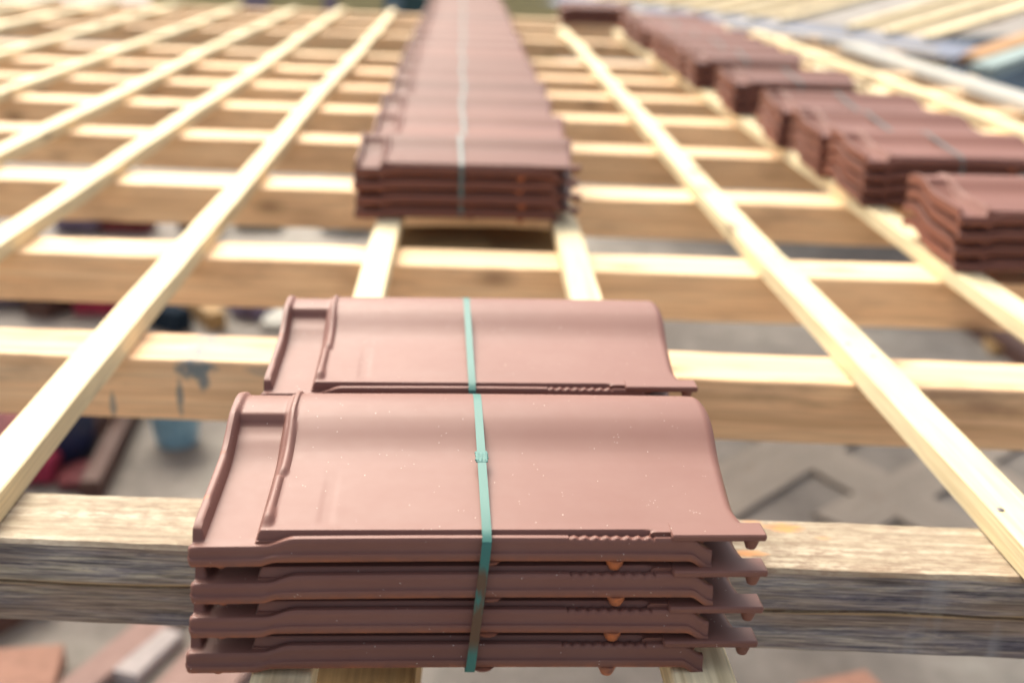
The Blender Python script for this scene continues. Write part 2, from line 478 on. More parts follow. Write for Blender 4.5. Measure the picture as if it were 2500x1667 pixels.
    for i in range(nx - 1):
        faces.append((idx(i, 0), nb + idx(i, 0), nb + idx(i + 1, 0), idx(i + 1, 0)))
        faces.append((idx(i, ny - 1), idx(i + 1, ny - 1), nb + idx(i + 1, ny - 1), nb + idx(i, ny - 1)))
    for j in range(ny - 1):
        faces.append((idx(0, j), idx(0, j + 1), nb + idx(0, j + 1), nb + idx(0, j)))
        faces.append((idx(nx - 1, j), nb + idx(nx - 1, j), nb + idx(nx - 1, j + 1), idx(nx - 1, j + 1)))
    mb = MB(); mb.v = verts; mb.f = faces
    # --- front lip swept along the front edge
    lipx = np.concatenate([[-.0022, -.0006], np.arange(.001, .052, .005), np.arange(.054, .082, .002), np.arange(.088, .286, .018 * st),
                           np.arange(.2885, .3585, .00105), np.arange(.362, .384, .006), np.arange(.384, .4045, .0018)])
    pr = [(.0165, .0060, .6), (.0120, .0012, .7), (.0030, .0000, .6), (.0004, .0016, .35), (.0000, .0040, .12), (.0000, .0074, 0), (.0003, .0079, 0), (.0026, .0082, 0),
          (.0030, .0088, 0), (.0034, .0150, 0), (.0039, .0180, 0), (.0052, .0193, 0), (.0094, .0193, 0), (.0106, .0182, 0), (.0110, .0150, 0), (.0165, .0135, 0)]
    lv, rings = [], []
    cps = []
    for x in lipx:
        up = -.0062 * (1 - sstep(.055, .079, x)); lo = -.0032 * (1 - sstep(.051, .064, x))
        bend = -.0105 * sstep(.385, .4035, x); yb = .0008 * sstep(.39, .404, x)
        ser = 0.0
        if .290 < x < .357: ser = -.0016 * (0.5 + 0.5 * math.cos((x - .290) / .0084 * 2 * math.pi))
        arch = .0012 * math.sin(min(max(x, 0), .4) / .4 * math.pi) - .0006
        k = 0.55 if x < -.001 else (0.85 if x < 0 else 1.0)
        ring = []
        for q, (y, z, c) in enumerate(pr):
            t = min(max((z - .006) / .010, 0), 1)
            zz = z + lo * (1 - t) + up * t + bend + arch
            if 9 <= q <= 13: zz += ser * (1 if q in (10, 11, 12) else .4)
            zz = .008 + (zz - .008) * k
            ring.append(len(lv)); lv.append((x, y + yb + (.002 if k < .7 else 0), zz)); cps.append(c)
        rings.append(ring)
    lf = []
    m = len(pr)
    for a, b in zip(rings[:-1], rings[1:]):
        for q in range(m):
            w = (q + 1) % m
            lf.append((a[q], b[q], b[w], a[w]))
    lf.append(tuple(reversed(rings[0]))[::1]); lf.append(tuple(rings[-1]))
    lf = [tuple(reversed(f)) for f in lf]
    mb.add(lv, lf); chip += cps
    # --- interlocking tab at the right end
    n0 = len(mb.v)
    mb.box((.4085, .0135, .0198), (.076, .0215, .0058), None, .0012)
    chip += [0.0] * (len(mb.v) - n0)
    # knob under the tab and the feet under the lip
    for (x, y, z0, r, h, c) in ((.4360, .0100, .0178, .0066, .0105, .05), (.022, .0065, -.0005, .0060, .0048, .30), (.327, .0060, .0012, .0076, .0092, .8), (.228, .0060, .0012, .010, .0034, .3)):
        n0 = len(mb.v)
        s = 1 if h > 0 else -1
        mb.lathe([(r, z0), (r * .88, z0 - h * .45), (r * .62, z0 - h * .92), (r * .3, z0 - h)], 14, (x, y, 0))
        chip += [c] * (len(mb.v) - n0)
    o = mesh_obj(name, mb.v, mb.f, mat, None, True, 42)
    at = o.data.attributes.new('chip', 'FLOAT', 'POINT')
    at.data.foreach_set('value', [float(c) for c in chip])
    return o

tile_hi = tile_mesh('clay_tile', M['clay_dusty'], True)
tile_lo_mesh = tile_mesh('clay_tile', M['clay'], False)
used = {'hi': False, 'lo': False}

def place_tile(key, loc, rz, label, group, tx=0.0, ty=0.0):
    src = tile_hi if key == 'hi' else tile_lo_mesh
    if not used[key]:
        o = src; used[key] = True
    else:
        o = src.copy(); COL.objects.link(o)
    o.location = loc
    o.rotation_euler = (tx, ty, rz)
    tag(o, label, 'roof tile', group)
    return o

PITCH = .0282
def strap_obj(x, y, z, rz, n, mat, label, group, weld=False, xo=.224, lean=0.0, fy=-.002):
    """plastic packing strap pulled tight round a stack of n tiles"""
    top = (n - 1) * PITCH
    e = .0009
    path = [(fy - e, .0010, -lean), (fy - e - .0004, .006, -lean * .93), (-.0008 - e - .0006, top + .008, -lean * .1), (.0022, top + .0185, 0), (.0055, top + .0205, 0), (.0126, top + .0234, 0),
            (.06, top + .0276, 0), (.12, top + .0334, 0), (.17, top + .0382, 0), (.195, top + .0411, 0), (.207, top + .0424, 0), (.220, top + .0431, 0), (.236, top + .0416, 0), (.250, top + .0375, 0), (.2632, top + .0322, 0),
            (.2642, top + .022, 0), (.264, .019, 0), (.25, .016, 0), (.15, .006, 0), (fy + .012, -.0012, -lean), (fy + .003, -.0012, -lean)]
    w, t = .0037, .0006
    mb = MB()
    pts = [Vector((xo + dx, py, pz)) for (py, pz, dx) in path]
    k = len(pts)
    rings = []
    for i in range(k):
        d = (pts[(i + 1) % k] - pts[i - 1]).normalized()
        nrm = Vector((0, -d.z, d.y))
        nrm = -nrm if False else nrm
        rings.append([pts[i] + Vector((-w, 0, 0)) - nrm * t * .5, pts[i] + Vector((w, 0, 0)) - nrm * t * .5,
                      pts[i] + Vector((w, 0, 0)) + nrm * t, pts[i] + Vector((-w, 0, 0)) + nrm * t])
    vs = [v for r in rings for v in r]
    fs = []
    for i in range(k):
        j = (i + 1) % k
        for q in range(4):
            s = (q + 1) % 4
            fs.append((i * 4 + q, i * 4 + s, j * 4 + s, j * 4 + q))
    mb.add(vs, fs)
    o = mb.build('packing_strap', mat, None, True, 30)
    o.location = (x, y, z); o.rotation_euler = (0, 0, rz)
    tag(o, label, 'strap', group)
    if weld:
        wb = MB()
        py, pz = .120, top + .0335 + .0006
        rot = Matrix.Rotation(math.atan2(.008, .06), 3, 'X')
        wb.box((xo, py, pz), (.0104, .017, .0012), rot, .0004)
        for q in range(3):
            wb.box((xo - .003 + q * .003, py, pz + .0008), (.0010, .012, .0006), rot, 0)
        for (qx, qy, s) in ((-.0052, -.006, .0016), (.0052, .005, .0018), (-.0050, .002, .0013), (.0054, -.003, .0012), (-.0054, .007, .0011), (.0052, .001, .0012)):
            wb.box((xo + qx, py + qy, pz + .0002), (s, s * .7, .0014), Matrix.Rotation(qx * 300, 3, 'Z'), 0)
        wb.build('strap_weld', M['weld'], o)
    return o

ORD = ['first', 'second', 'third', 'fourth', 'fifth', 'sixth', 'seventh', 'eighth', 'ninth', 'tenth', 'eleventh', 'twelfth', 'thirteenth', 'fourteenth', 'fifteenth',
       'sixteenth', 'seventeenth', 'eighteenth', 'nineteenth', 'twentieth', 'twenty-first', 'twenty-second', 'twenty-third', 'twenty-fourth', 'twenty-fifth', 'twenty-sixth', 'twenty-seventh']
LAYER = ['bottom', 'third-from-top', 'second-from-top', 'top']

# nearest stack: left lip corner about (-.240, .742)
Z0 = TB + .004
near = [(-.2415, .7370, .066), (-.2385, .7420, .070), (-.2370, .7465, .071), (-.2390, .7530, .076)]
near_lab = ['bottom brown clay tile of the nearest stack, resting on the battens',
            'brown clay tile second from the bottom in the nearest stack',
            'brown clay tile just under the topmost one in the nearest stack',
            'topmost brown clay tile of the nearest stack, dusted with white specks']
for k, (x, y, rz) in enumerate(near):
    place_tile('hi', (x, y, Z0 + k * PITCH + (0, .0006, -.0004, 0)[k]), rz, near_lab[k], 'tiles of the nearest stack', (0, .002, -.002, 0)[k], (0, .0035, -.0030, .0010)[k])
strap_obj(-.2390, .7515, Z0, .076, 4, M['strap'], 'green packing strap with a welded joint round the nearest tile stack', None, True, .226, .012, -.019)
# second stack
for k in range(4):
    lab = ['bottom tile of the strapped stack right behind the nearest one', 'tile second from the bottom in the stack right behind the nearest one',
           'tile under the top one in the stack right behind the nearest one', 'topmost smooth brown tile of the stack right behind the nearest one'][k]
    place_tile('hi', (-.2510 + .001 * (k % 2), 1.050 + .002 * k, Z0 + k * PITCH), .078, lab, 'tiles of the second stack')
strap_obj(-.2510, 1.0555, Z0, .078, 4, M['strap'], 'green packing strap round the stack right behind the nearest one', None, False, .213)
# the long centre row
rng = random.Random(3)
y = 2.195
i = 0
while y < 9.2:
    cx = -.1170 - .0515 * (y - 2.2)
    jx = rng.uniform(-.005, .005); jz = rng.uniform(-.035, .035)
    rz = .070 + jz * .6
    lx = cx - .198 + jx
    for k in range(4):
        lab = f'{LAYER[k]} tile of the {ORD[i]} stack in the long centre row'
        place_tile('lo', (lx + rng.uniform(-.004, .004), y + .002 * k, Z0 + k * PITCH), rz + rng.uniform(-.012, .012), lab, 'tiles of the long centre row')
    strap_obj(lx, y + .006, Z0, rz, 4, M['strap_sheen'], f'pale strap round the {ORD[i]} stack from the front in the long centre row', 'straps of the long centre row', False, .205 + rng.uniform(-.002, .002))
    y += .306 + rng.uniform(-.012, .014)
    i += 1
# the right-hand row: left lip corners
right = [(.782, 1.958), (.757, 2.462), (.734, 2.768), (.715, 3.150), (.690, 3.730), (.652, 4.370), (.640, 4.675), (.630, 4.980), (.618, 5.285), (.590, 5.750), (.576, 6.055), (.560, 6.360)]
RLAB = ['nearest stack of the right-hand row'] + [f'{o} stack of the right-hand row' for o in ORD[1:12]]
for i, (x, y) in enumerate(right):
    rz = .060 + rng.uniform(-.02, .02)
    for k in range(4):
        place_tile('lo', (x + rng.uniform(-.004, .004), y + rng.uniform(-.003, .003), Z0 + k * PITCH), rz,
                   f'{LAYER[k]} brown tile of the {RLAB[i]}', 'tiles of the right-hand row')
    strap_obj(x, y + .004, Z0, rz, 4, M['strap_sheen'], f'grey strap round the {RLAB[i]}', 'straps of the right-hand row', False, .20 + rng.uniform(-.02, .02))
for k in range(4):
    place_tile('lo', (.235, 7.20, Z0 + k * PITCH), .05, f'{LAYER[k]} brown tile of the far stack standing across the end of the pale batten', 'tiles of the far lone stack')

# ------------------------------------------------------------------ timbers
def timber(name, p0, p1, w, h, mat, seg=.07, rough=.0012, ch=.0025, seed=0, crack=False, sag=0.0, bow=0.0):
    """sawn timber: its top face runs p0 -> p1 (centre line of the top); local x along the length, z up"""
    p0, p1 = Vector(p0), Vector(p1)
    d = p1 - p0; Ln = d.length; ex = d.normalized()
    ey = Vector((0, 0, 1)).cross(ex).normalized(); ez = ex.cross(ey)
    n = max(2, int(Ln / seg))
    hw = w / 2
    pr = [(-hw + ch, 0), (hw - ch, 0), (hw, -ch), (hw, -h + ch), (hw - ch, -h), (-hw + ch, -h), (-hw, -h + ch)]
    if crack:
        pr += [(-hw + .003, -h * .56), (-hw + .001, -h * .525), (-hw + .009, -h * .505), (-hw + .0005, -h * .485), (-hw, -h * .45)]
    pr += [(-hw, -ch)]
    m = len(pr)
    vs, fs = [], []
    for i in range(n + 1):
        x = -Ln / 2 + Ln * i / n
        for q, (yy, zz) in enumerate(pr):
            nv = mnoise.noise_vector(Vector((x * 5 + seed * 13.7, yy * 20 + seed, zz * 20)))
            nv2 = mnoise.noise_vector(Vector((x * 30 + seed * 3.1, yy * 60, zz * 60 + seed)))
            cz = 0.0
            if crack and 7 <= q <= 11:
                cz = .010 * mnoise.noise(Vector((x * 3.2 + 4, 0, 0))) + .004 * mnoise.noise(Vector((x * 9 + 4, 2, 0)))
            vs.append((x, yy + bow * math.sin(x * 1.15 + seed * 2.1) + bow * .5 * math.sin(x * 2.7 + seed) + nv.y * rough + nv2.y * rough * .5, zz + nv.z * rough + nv2.z * rough * .5 + cz - sag * math.sin(math.pi * i / n)))
    for i in range(n):
        for q in range(m):
            s = (q + 1) % m
            fs.append((i * m + q, (i + 1) * m + q, (i + 1) * m + s, i * m + s))
    fs.append(tuple(range(m))); fs.append(tuple(reversed(range(n * m, n * m + m))))
    fs = [tuple(reversed(f)) for f in fs]
    o = mesh_obj(name, vs, fs, mat, None, True, 30)
    mid = (p0 + p1) / 2
    o.matrix_world = Matrix(((ex.x, ey.x, ez.x, mid.x), (ex.y, ey.y, ez.y, mid.y), (ex.z, ey.z, ez.z, mid.z), (0, 0, 0, 1)))
    return o

EAVE_X = 2.12
def valley_x(y):
    return 2.33 - .6 * (y - 6.63) if y > 6.63 else 99

BLUE_X = 0.0
# (front edge y at x=0, slope, width, label)
rafters = [
    (.980, -.0060, .104, 'nearest rafter, thick weathered blue-grey timber with a split along its face'),
    (1.480, -.0050, .112, 'second rafter from the viewer, brown timber splashed with blue paint'),
    (1.997, .0120, .118, 'third rafter, brown timber passing between the near stacks and the long row'),
    (2.592, .0105, .125, 'fourth rafter, brown timber under the front of the long centre row'),
    (3.183, -.0100, .125, 'fifth rafter counted from the nearest one'),
    (3.742, -.0100, .130, 'sixth rafter counted from the nearest one'),
    (4.270, -.0080, .130, 'seventh rafter counted from the nearest one'),
    (4.800, -.0050, .130, 'eighth rafter counted from the nearest one'),
    (5.380, .0, .130, 'ninth rafter, just in front of the wide dark gap'),
    (6.480, .0, .130, 'tenth rafter, just behind the wide dark gap'),
    (7.220, .0, .130, 'second to last rafter near the far gable'),
    (7.960, .0, .130, 'last rafter at the far gable end')]
for i, (y0, s, w, lab) in enumerate(rafters):
    xl = -6.2
    xr = min(EAVE_X, valley_x(y0 + w) - .06)
    yc = y0 + w / 2
    h = .092 if i else .094
    if i == 0:
        mat = M['weathered']
    elif i == 1:
        # object x of the paint splash at world x = -.44
        mid = (xl + xr) / 2
        BLUE_X = -.445 - mid
        mat = painted_rafter_mat()
    else:
        mat = M['rafter']
    if i == 0:
        xl, xr = -2.12, 2.12      # centred, so object x equals world x
    o = timber('rafter', (xl, yc + s * xl, 0), (xr, yc + s * xr, 0), w, h, mat, .02 if i == 0 else .06, .0016 if i == 0 else .0014, .004 if i == 0 else .003, i + 1, crack=(i == 0))
    tag(o, lab, 'rafter', 'rafters of the open roof')

SK = -.0495
bat = [  # x at y=1.745, width, y0, y1, label
    (-.578, .049, .30, 8.08, 'pale batten nearest to the left of the tile stacks, running from the lower left corner'),
    (-.915, .049, .30, 8.05, 'second pale batten to the left of the tile stacks'),
    (-1.228, .050, .30, 7.9, 'third pale batten to the left of the tile stacks'),
    (-1.598, .048, .30, 8.0, 'fourth pale batten to the left of the tile stacks'),
    (-2.010, .050, .30, 8.0, 'fifth pale batten to the left of the tile stacks'),
    (-2.470, .062, .30, 8.0, 'sixth batten to the left, crossing the top left corner'),
    (-2.86, .050, .30, 8.0, 'outermost batten beyond the top left corner'),
    (-.2225, .047, .58, 8.6, 'batten under the left end of the centre tile row'),
    (.1175, .050, .58, 8.6, 'batten under the right end of the centre tile row'),
    (.490, .052, .30, 7.05, 'long pale batten just right of the centre stacks, running to the lower right corner'),
    (.828, .050, .30, 7.0, 'batten under the left end of the right-hand tile row'),
    (1.180, .050, .30, 8.0, 'batten under the right end of the right-hand tile row'),
    (1.535, .050, .30, 7.6, 'bright batten just beyond the right-hand tile row'),
    (1.720, .060, .30, 7.3, 'bright batten next to the white eave board')]
for i, (x0, w, ya, yb, lab) in enumerate(bat):
    xa, xb = x0 + SK * (ya - 1.745), x0 + SK * (yb - 1.745)
    while xb > valley_x(yb) - .10:
        yb -= .02; xb = x0 + SK * (yb - 1.745)
    o = timber('batten', (xa, ya, TB), (xb, yb, TB), w, TB - .0015, M['batten'], .08, .0012, .0016, 40 + i, bow=.006)
    tag(o, lab, 'batten', 'battens of the open roof')
    if i in (0, 1, 9, 10):
        inv = Matrix(((1, 0, 0, 0), (0, 1, 0, 0), (0, 0, 1, 0), (0, 0, 0, 1)))
        d = Vector((xb - xa, yb - ya, 0)); Lb = d.length; d.normalize(); mid = Vector(((xa + xb) / 2, (ya + yb) / 2, 0))
        for (y0, s_, wr, _l) in rafters[:5]:
            for q_ in range(2):
                yy = y0 + wr * (.3 + .4 * q_) + random.uniform(-.012, .012)
                lx = (yy - mid.y) / d.y
                nb = MB(); nb.lathe([(.0042, -.002), (.0044, .0006), (.0034, .0011)], 10, (lx, (.008 if q_ else -.008) + random.uniform(-.005, .005), 0))
                nb.build('nail', M['steel'], o)

# white eave board along the right edge
xa, xb = 2.05 + SK * (.3 - 1.745), 2.05 + SK * (6.5 - 1.745)
o = timber('eave_board', (xa, .3, TB + .012), (xb, 6.5, TB + .012), .12, .04, M['white_paint'], .1, .0006, .003, 70)
tag(o, 'white painted eave board along the right edge of the open roof', 'eave board')

# offcuts lying on / under the near timbers
def offcut(c, s, rz, mat, label, name='wood_offcut', seed=1, group=None):
    d = Vector((math.cos(rz), math.sin(rz), 0)) * s[0] / 2
    o = timber(name, (c[0] - d.x, c[1] - d.y, c[2]), (c[0] + d.x, c[1] + d.y, c[2]), s[1], s[2], mat, .02, .0012, .003, seed)
    return tag(o, label, 'timber', group)
offcut((-.137, .80, -.105), (.62, .118, .10), R(92), M['ochre_wood'], 'brown timber end showing below the nearest tile stack', 'timber_block', 81)
offcut((-.172, 2.27, -.022), (.235, .21, .035), R(6), M['ochre_wood'], 'orange-brown offcut below the front of the long centre row, left piece', 'wood_offcut', 82)
offcut((.010, 2.29, -.030), (.17, .26, .035), R(-4), M['ochre_wood'], 'ochre offcut below the front of the long centre row, right piece', 'wood_offcut', 83)

# ------------------------------------------------------------------ second roof beyond the valley
E0 = Vector((2.33, 6.63, 0.0))
V = Vector((-.5144, .8576, 0)).normalized()      # up the valley
Bd = Vector((.81, .56, .17)).normalized()        # along the second roof's battens
Np = V.cross(Bd); Np = Np if Np.z > 0 else -Np; Np.normalize()
def q(s, t, n=0.0): return E0 + V * s + Bd * t + Np * n
def plank(name, s0, t0, s1, t1, w, th, n, mat, seed):
    """board lying in the second roof's plane"""
    a, b = q(s0, t0, n), q(s1, t1, n)
    ex = (b - a).normalized(); ez = Np.copy(); ey = ez.cross(ex).normalized()
    mb = MB(); mb.box((0, 0, -th / 2), ((b - a).length, w, th), None, .003)
    o = mb.build(name, mat)
    mid = (a + b) / 2
    o.matrix_world = Matrix(((ex.x, ey.x, ez.x, mid.x), (ex.y, ey.y, ez.y, mid.y), (ex.z, ey.z, ez.z, mid.z), (0, 0, 0, 1)))
    return o
for k in range(12):
    s = .17 + .305 * k
    o = plank('batten', s, 1.85 if k == 3 else .14, s, 5.2, .06, .035, .057, M['batten'], k)
    tag(o, f'{ORD[k]} batten up from the eave on the second roof beyond the valley', 'batten', 'battens of the second roof')
for k in range(5):
    t = (.08, 2.0, 2.95, 3.9, 4.85)[k]
    o = plank('rafter', .0, t, 3.9, t - .02, .11, .09, .0, M['sheathing'], k)
    tag(o, f'{ORD[k]} pale rafter beyond the valley under the second roof battens', 'rafter', 'rafters of the second roof')
for k in range(12):
    s = .315 + .305 * k
    if k in (2, 3):
        segs = [(1.9, 5.2)]
    else:
        segs = [(.16, 5.2)]
    for (ta, tb) in segs:
        o = plank('sheathing_board', s, ta, s, tb, .285, .018, .020, M['sheathing'], k)
        tag(o, f'{ORD[k]} pale sheathing board up from the eave of the second roof' + (', cut short' if k in (2, 3) else ''), 'sheathing board', 'sheathing boards of the second roof')
o = plank('fascia_board', -.13, .12, -.13, 5.2, .16, .05, -.03, M['brown_board'], 3)
tag(o, 'brown stained fascia board along the eave of the second roof', 'fascia board')
o = plank('eave_gutter', -.33, -.02, -.33, 5.2, .15, .06, -.03, M['white_metal'], 3)
tag(o, 'pale blue-green metal gutter along the eave of the second roof', 'gutter')

# folded sheet metal in the valley
mb = MB()
nn = 24
vs, fs = [], []
for i in range(nn + 1):
    s = -.16 + 4.3 * i / nn
    c = E0 + V * s
    a1 = Vector((-V.y, V.x, 0))                     # towards the main roof
    if a1.dot(Vector((-1, -1, 0))) < 0: a1 = -a1
    a2 = Vector((Bd - V * Bd.dot(V))).normalized()
    for (p) in (c + a1 * .24 + Vector((0, 0, .010)), c + a1 * .22 + Vector((0, 0, .004)), c + Vector((0, 0, -.012)), c + a2 * .13 + Vector((0, 0, .016)), c + a2 * .15 + Vector((0, 0, .030))):
        vs.append(p)
for i in range(nn):
    for k in range(4):
        fs.append((i * 5 + k, i * 5 + k + 1, (i + 1) * 5 + k + 1, (i + 1) * 5 + k))
top_n = len(vs)
vs += [v - Vector((0, 0, .002)) for v in vs]
fs2 = [tuple(reversed([i + top_n for i in f])) for f in fs]
mb.add(vs, fs + fs2)
o = mb.build('valley_gutter', M['valley'])
tag(o, 'bluish folded metal valley gutter between the two roof slopes', 'valley gutter')

# ------------------------------------------------------------------ what lies below and beyond
FZ = -1.5
gm = MB(); gm.add([(-400, -400, FZ), (400, -400, FZ), (400, 400, FZ), (-400, 400, FZ)], [(0, 1, 2, 3)])
o = gm.build('ground', M['ground'], None, False); tag(o, kind='structure')

def board_on_floor(a, b, w, h, mat, label, cat='board', name='floor_board', z=FZ, seed=5, group=None):
    o = timber(name, (a[0], a[1], z + h), (b[0], b[1], z + h), w, h, mat, .08, .002, .004, seed)
    return tag(o, label, cat, group)
# boards crossing on the floor, seen through the right-hand gaps
board_on_floor((.55, 3.70), (1.50, 4.75), .30, .022, M['grey_board'], 'grey-brown board lying diagonally on the floor, right of the nearest stack', seed=91)
board_on_floor((1.75, 3.70), (1.05, 4.85), .26, .022, M['grey_board'], 'wide grey-brown board crossing the diagonal one on the floor', seed=92)
board_on_floor((1.25, 3.80), (2.30, 4.75), .22, .022, M['grey_board'], 'grey-brown board on the floor below the long right batten', seed=93)
board_on_floor((2.25, 3.7), (1.8, 4.9), .12, .022, M['grey_board'], 'narrow grey board on the floor at the far right', seed=94)
board_on_floor((2.60, 6.6), (2.75, 5.2), .10, .10, M['old_wood'], 'dark brown strut on the floor below the right-hand tile row', 'timber', 'timber_strut', seed=95)
board_on_floor((2.62, 6.0), (3.3, 5.9), .45, .05, M['ochre_wood'], 'tan board on the floor right of the dark strut', seed=96)
for k, (x, y, rz, lab) in enumerate(((.98, 2.72, .35, 'terracotta brick on the floor near the lower right edge'),)):
    mb = MB(); mb.box((0, 0, .04), (.24, .13, .08), None, .006)
    o = mb.build('brick', M['terracotta']); o.location = (x, y, FZ); o.rotation_euler = (0, 0, rz); tag(o, lab, 'brick')

# blue bucket
b = empty('bucket', (-1.40, 4.36, FZ))
tag(b, 'light blue plastic bucket on the floor below the painted rafter', 'bucket')
mb = MB(); mb.lathe([(.085, .0), (.115, .20), (.125, .20), (.125, .215), (.108, .215), (.100, .15)], 28)
mb.build('bucket_body', M['blue_plastic'], b)
mb = MB(); mb.lathe([(.098, .148), (.0985, .152)], 28); mb.build('bucket_fill', M['water'], b)
mb = MB()
for i in range(12):
    a = math.pi * i / 11
    mb.box((.128 * math.cos(a), -.03 - .10 * math.sin(a), .205 - .03 * math.sin(a)), (.012, .04, .006), Matrix.Rotation(a, 3, 'Z'), 0)
mb.build('handle', M['steel'], b)
# navy barrel
b = empty('barrel', (-1.80, 4.18, FZ)); tag(b, 'dark navy plastic barrel on the floor at the left', 'barrel')
mb = MB(); mb.lathe([(.10, 0), (.118, .05), (.125, .12), (.118, .2), (.10, .25), (.092, .252)], 28); mb.build('barrel_body', M['navy_plastic'], b)
mb = MB(); mb.lathe([(.03, .252), (.03, .27), (.02, .272)], 16, (.05, 0, 0)); mb.build('cap', M['purple_cloth'], b)

def lump(name, loc, s, mat, label, cat, seed=1, rz=0.0):
    """soft bag or heap of cloth: a subdivided box pushed about by noise, flat underneath"""
    n = 10
    vs, fs = [], []
    for i in range(n + 1):
        for j in range(2 * n):
            th = math.pi * i / n; ph = math.pi * j / n
            x, y, z = math.sin(th) * math.cos(ph), math.sin(th) * math.sin(ph), math.cos(th)
            p = 4.0
            r = (abs(x) ** p + abs(y) ** p + abs(z) ** p) ** (-1 / p)
            v = Vector((x, y, z)) * r
            v += mnoise.noise_vector(v * 1.7 + Vector((seed * 9, seed, 3))) * .22
            vs.append((v.x * s[0] / 2, v.y * s[1] / 2, max(0, (v.z + 1) * s[2] / 2)))
    for i in range(n):
        for j in range(2 * n):
            k = (j + 1) % (2 * n)
            fs.append((i * 2 * n + j, (i + 1) * 2 * n + j, (i + 1) * 2 * n + k, i * 2 * n + k))
    o = mesh_obj(name, vs, fs, mat, None, True, 60)
    o.location = loc; o.rotation_euler = (0, 0, rz)
    return tag(o, label, cat)
lump('cloth_heap', (-1.83, 3.98, FZ), (.15, .16, .12), M['red_cloth'], 'crimson cloth heap on the floor beside the navy barrel', 'cloth', 2)
lump('cloth_heap', (-2.12, 4.22, FZ), (.42, .6, .16), M['maroon'], 'dark maroon heap at the far left below the nearest left batten', 'cloth', 3)
lump('cloth_heap', (-1.65, 3.97, FZ), (.16, .20, .05), M['maroon'], 'dark maroon cloth between the crimson heap and the brown post', 'cloth', 4)
board_on_floor((-1.70, 4.90), (-1.56, 3.80), .075, .09, M['old_wood'], 'dark brown post lying beside the navy barrel', 'timber', 'timber_post', seed=97)
board_on_floor((-2.02, 4.62), (-1.72, 4.40), .20, .22, M['pink_board'], 'dusky pink board behind the navy barrel', seed=98)
board_on_floor((-1.62, 4.95), (-1.22, 4.95), .12, .16, M['navy_plastic'], 'black box behind the blue bucket', 'box', 'storage_box', seed=99)
board_on_floor((-1.62, 2.62), (-1.26, 2.70), .28, .06, M['terracotta'], 'orange terracotta slab in the lower left corner', 'slab', 'clay_slab', seed=100)
board_on_floor((-1.10, 2.74), (-1.03, 2.96), .13, .04, M['white_bag'], 'small white slab on the floor left of the nearest stack', 'slab', 'stone_slab', seed=112)
board_on_floor((-1.24, 2.56), (-1.02, 3.12), .10, .04, M['pink_board'], 'narrow dusky pink board left of the small white slab', seed=101)
board_on_floor((-.92, 2.50), (-.78, 3.0), .22, .04, M['pink_board'], 'wide dusky pink board right of the small white slab', seed=102)
board_on_floor((-1.62, 2.90), (-1.46, 3.15), .09, .12, M['old_wood'], 'dark timber end behind the orange slab', 'timber', 'timber_post', seed=103)
lump('sack', (-2.85, 6.15, FZ), (.45, .3, .22), M['purple_cloth'], 'purple-grey sack at the left edge between second and third rafters', 'sack', 7)
board_on_floor((-2.60, 5.85), (-2.45, 6.3), .16, .2, M['old_wood'], 'dark brown block right of the purple-grey sack', 'timber', 'timber_block', seed=104)
board_on_floor((-2.42, 6.02), (-2.12, 6.02), .2, .2, M['red_cloth'], 'dark red crate left of the nearest left batten', 'crate', 'crate', seed=105)
board_on_floor((-2.0, 6.35), (-1.58, 5.75), .10, .1, M['ochre_wood'], 'tan plank sloping across the floor right of the nearest left batten', seed=106)
board_on_floor((-2.05, 5.9), (-1.75, 5.7), .12, .12, M['dark_roof'], 'dark blue-grey pipe section beside the tan plank', 'pipe', 'pipe', seed=107)
board_on_floor((-1.72, 6.35), (-1.42, 5.95), .10, .12, M['old_wood'], 'dark brown batten offcut beside the pale stone slab', 'timber', 'timber_post', seed=108)
lump('sack', (-1.45, 6.05, FZ), (.25, .25, .10), M['purple_cloth'], 'grey sack just left of the pale stone slab', 'sack', 8)
board_on_floor((-1.35, 6.0), (-.75, 6.0), .5, .05, M['slab'], 'pale stone slab on the floor left of the centre stacks', 'slab', 'stone_slab', seed=109)
lump('cloth_heap', (-3.05, 7.75, FZ), (.34, .3, .2), M['purple_cloth'], 'purple heap between third and fourth rafters', 'cloth', 9)
board_on_floor((-2.88, 7.75), (-2.55, 7.75), .2, .2, M['maroon'], 'maroon crate between third and fourth rafters', 'crate', 'crate', seed=110)
board_on_floor((-2.35, 7.85), (-2.1, 7.8), .2, .15, M['old_wood'], 'dark brown block below the third rafter', 'timber', 'timber_block', seed=111)
lump('sack', (-1.85, 7.95, FZ), (.35, .25, .14), M['slab'], 'grey sack below the front of the long row', 'sack', 10)
lump('sack', (-1.22, 7.95, FZ), (.36, .25, .16), M['pale_blue_bag'], 'pale blue sack left of the front of the long row', 'sack', 11)

# neighbouring house beyond the gable: walls below the picture's upper edge
h = empty('neighbour_house', (-2.15, 15.0, FZ)); tag(h, 'pale yellow neighbouring house behind the far end of the roof', 'house')
mb = MB(); mb.box((0, 2.0, 2.1), (5.2, 4.0, 4.2), None, .02); mb.build('wall', M['yellow_render'], h)
mb = MB(); mb.box((.85, -.03, 1.20), (.46, .06, 1.25), None, .01); sh = mb.build('shutter', M['green_paint'], h)
mb = MB(); mb.box((.50, -.02, 1.20), (.24, .04, 1.25), None, .01); mb.build('window', M['teal_glass'], h)
mb = MB(); mb.box((-.30, -.03, 1.25), (.16, .06, 1.2), None, .01); mb.build('drainpipe', M['grey_paint'], h)
mb = MB(); mb.box((-1.25, -.02, 1.25), (.34, .04, 1.2), None, .01); mb.build('window', M['grey_paint'], h)
vs = [(-2.9, -.5, 4.1), (2.9, -.5, 4.1), (2.9, 2, 6.0), (-2.9, 2, 6.0), (-2.9, 4.5, 4.1), (2.9, 4.5, 4.1)]
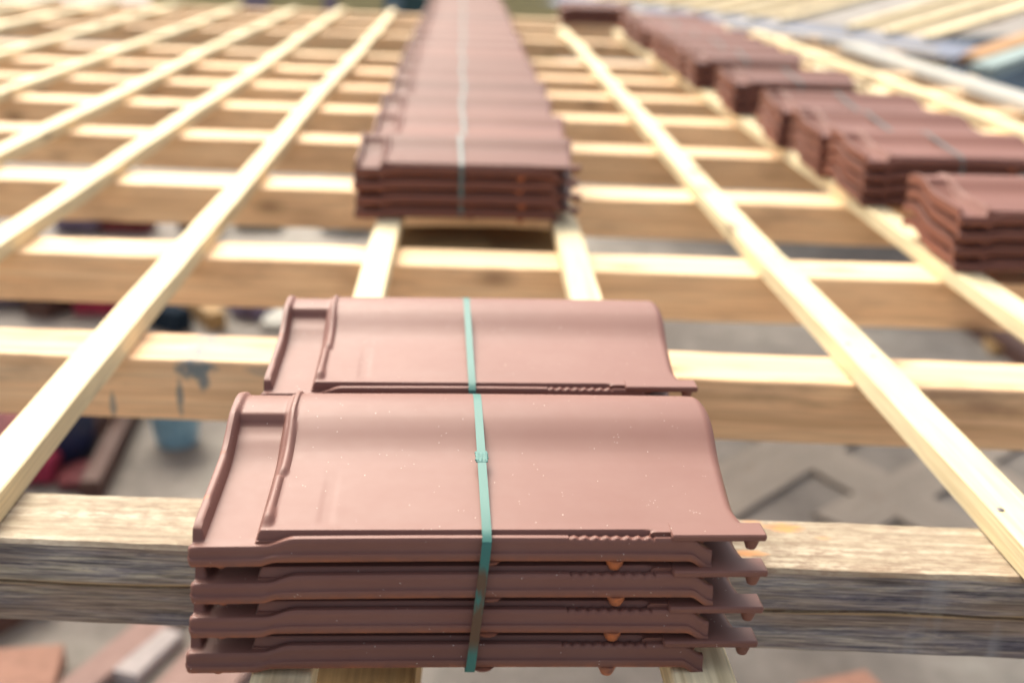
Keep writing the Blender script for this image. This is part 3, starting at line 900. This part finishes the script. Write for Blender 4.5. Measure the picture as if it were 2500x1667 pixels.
mb = MB(); mb.add(vs, [(0, 1, 2, 3), (3, 2, 5, 4), (0, 3, 4), (1, 5, 2), (0, 4, 5, 1)]); mb.build('roof', M['terracotta'], h, False)
# lower outbuilding roof to the right
h = empty('outbuilding', (9.5, 16.5, FZ)); tag(h, 'outbuilding with a dark slate roof below the right-hand eave', 'outbuilding')
mb = MB(); mb.box((0, 0, .22), (7.4, 11.4, .44), None, .01); mb.build('wall', M['slab'], h)
mb = MB(); mb.add([(-4, -6, .44), (4, -6, .44), (4, 6, .44), (-4, 6, .44), (-3.2, 0, .75), (3.2, 0, .75)], [(0, 1, 5, 4), (2, 3, 4, 5), (1, 2, 5), (3, 0, 4), (3, 2, 1, 0)]); mb.build('roof', M['dark_roof'], h, False)

# ------------------------------------------------------------------ camera
THETA, RHO, H = R(19.968), .035, .584
ct, st, cr, sr = math.cos(THETA), math.sin(THETA), math.cos(RHO), math.sin(RHO)
cx = Vector((cr, sr * st, sr * ct))
cu = -Vector((sr, -cr * st, -cr * ct))
cb = Vector((0, -ct, st))
cam = bpy.data.cameras.new('camera')
cam.sensor_width = 36; cam.lens = 40.0
cam.clip_start = .02; cam.clip_end = 1500
cam.dof.use_dof = True
cam.dof.focus_distance = .98
cam.dof.aperture_fstop = 40.0 / (1000 * .0138)
cam.dof.aperture_blades = 0
co = link(bpy.data.objects.new('camera', cam))
co.matrix_world = Matrix(((cx.x, cu.x, cb.x, 0), (cx.y, cu.y, cb.y, 0), (cx.z, cu.z, cb.z, H), (0, 0, 0, 1)))
scene.camera = co

# ------------------------------------------------------------------ light
SUN_EL, SUN_AZ = R(45), R(-24)          # azimuth from +Y towards +X
wd = bpy.data.worlds.new('World'); scene.world = wd
wd.use_nodes = True
nt = wd.node_tree
bg = nt.nodes['Background']
sky = N(nt, 'ShaderNodeTexSky', sky_type='NISHITA')
sky.sun_disc = False
sky.sun_elevation = SUN_EL
sky.sun_rotation = SUN_AZ
sky.air_density = 1.0; sky.dust_density = 7.0; sky.ozone_density = 1.0
hs = N(nt, 'ShaderNodeHueSaturation'); hs.inputs['Saturation'].default_value = .52
nt.links.new(sky.outputs[0], hs.inputs['Color'])
nt.links.new(hs.outputs[0], bg.inputs['Color'])
bg.inputs['Strength'].default_value = .148
sun = bpy.data.lights.new('sun', 'SUN')
sun.energy = 2.35; sun.angle = R(38); sun.color = (1.0, .90, .72)
so = link(bpy.data.objects.new('sun', sun))
dirv = Vector((math.sin(SUN_AZ) * math.cos(SUN_EL), math.cos(SUN_AZ) * math.cos(SUN_EL), math.sin(SUN_EL)))
so.rotation_euler = dirv.to_track_quat('Z', 'Y').to_euler()
so.location = dirv * 20

scene.view_settings.view_transform = 'Standard'
scene.view_settings.look = 'None'
scene.view_settings.exposure = .90
scene.view_settings.gamma = 1.0
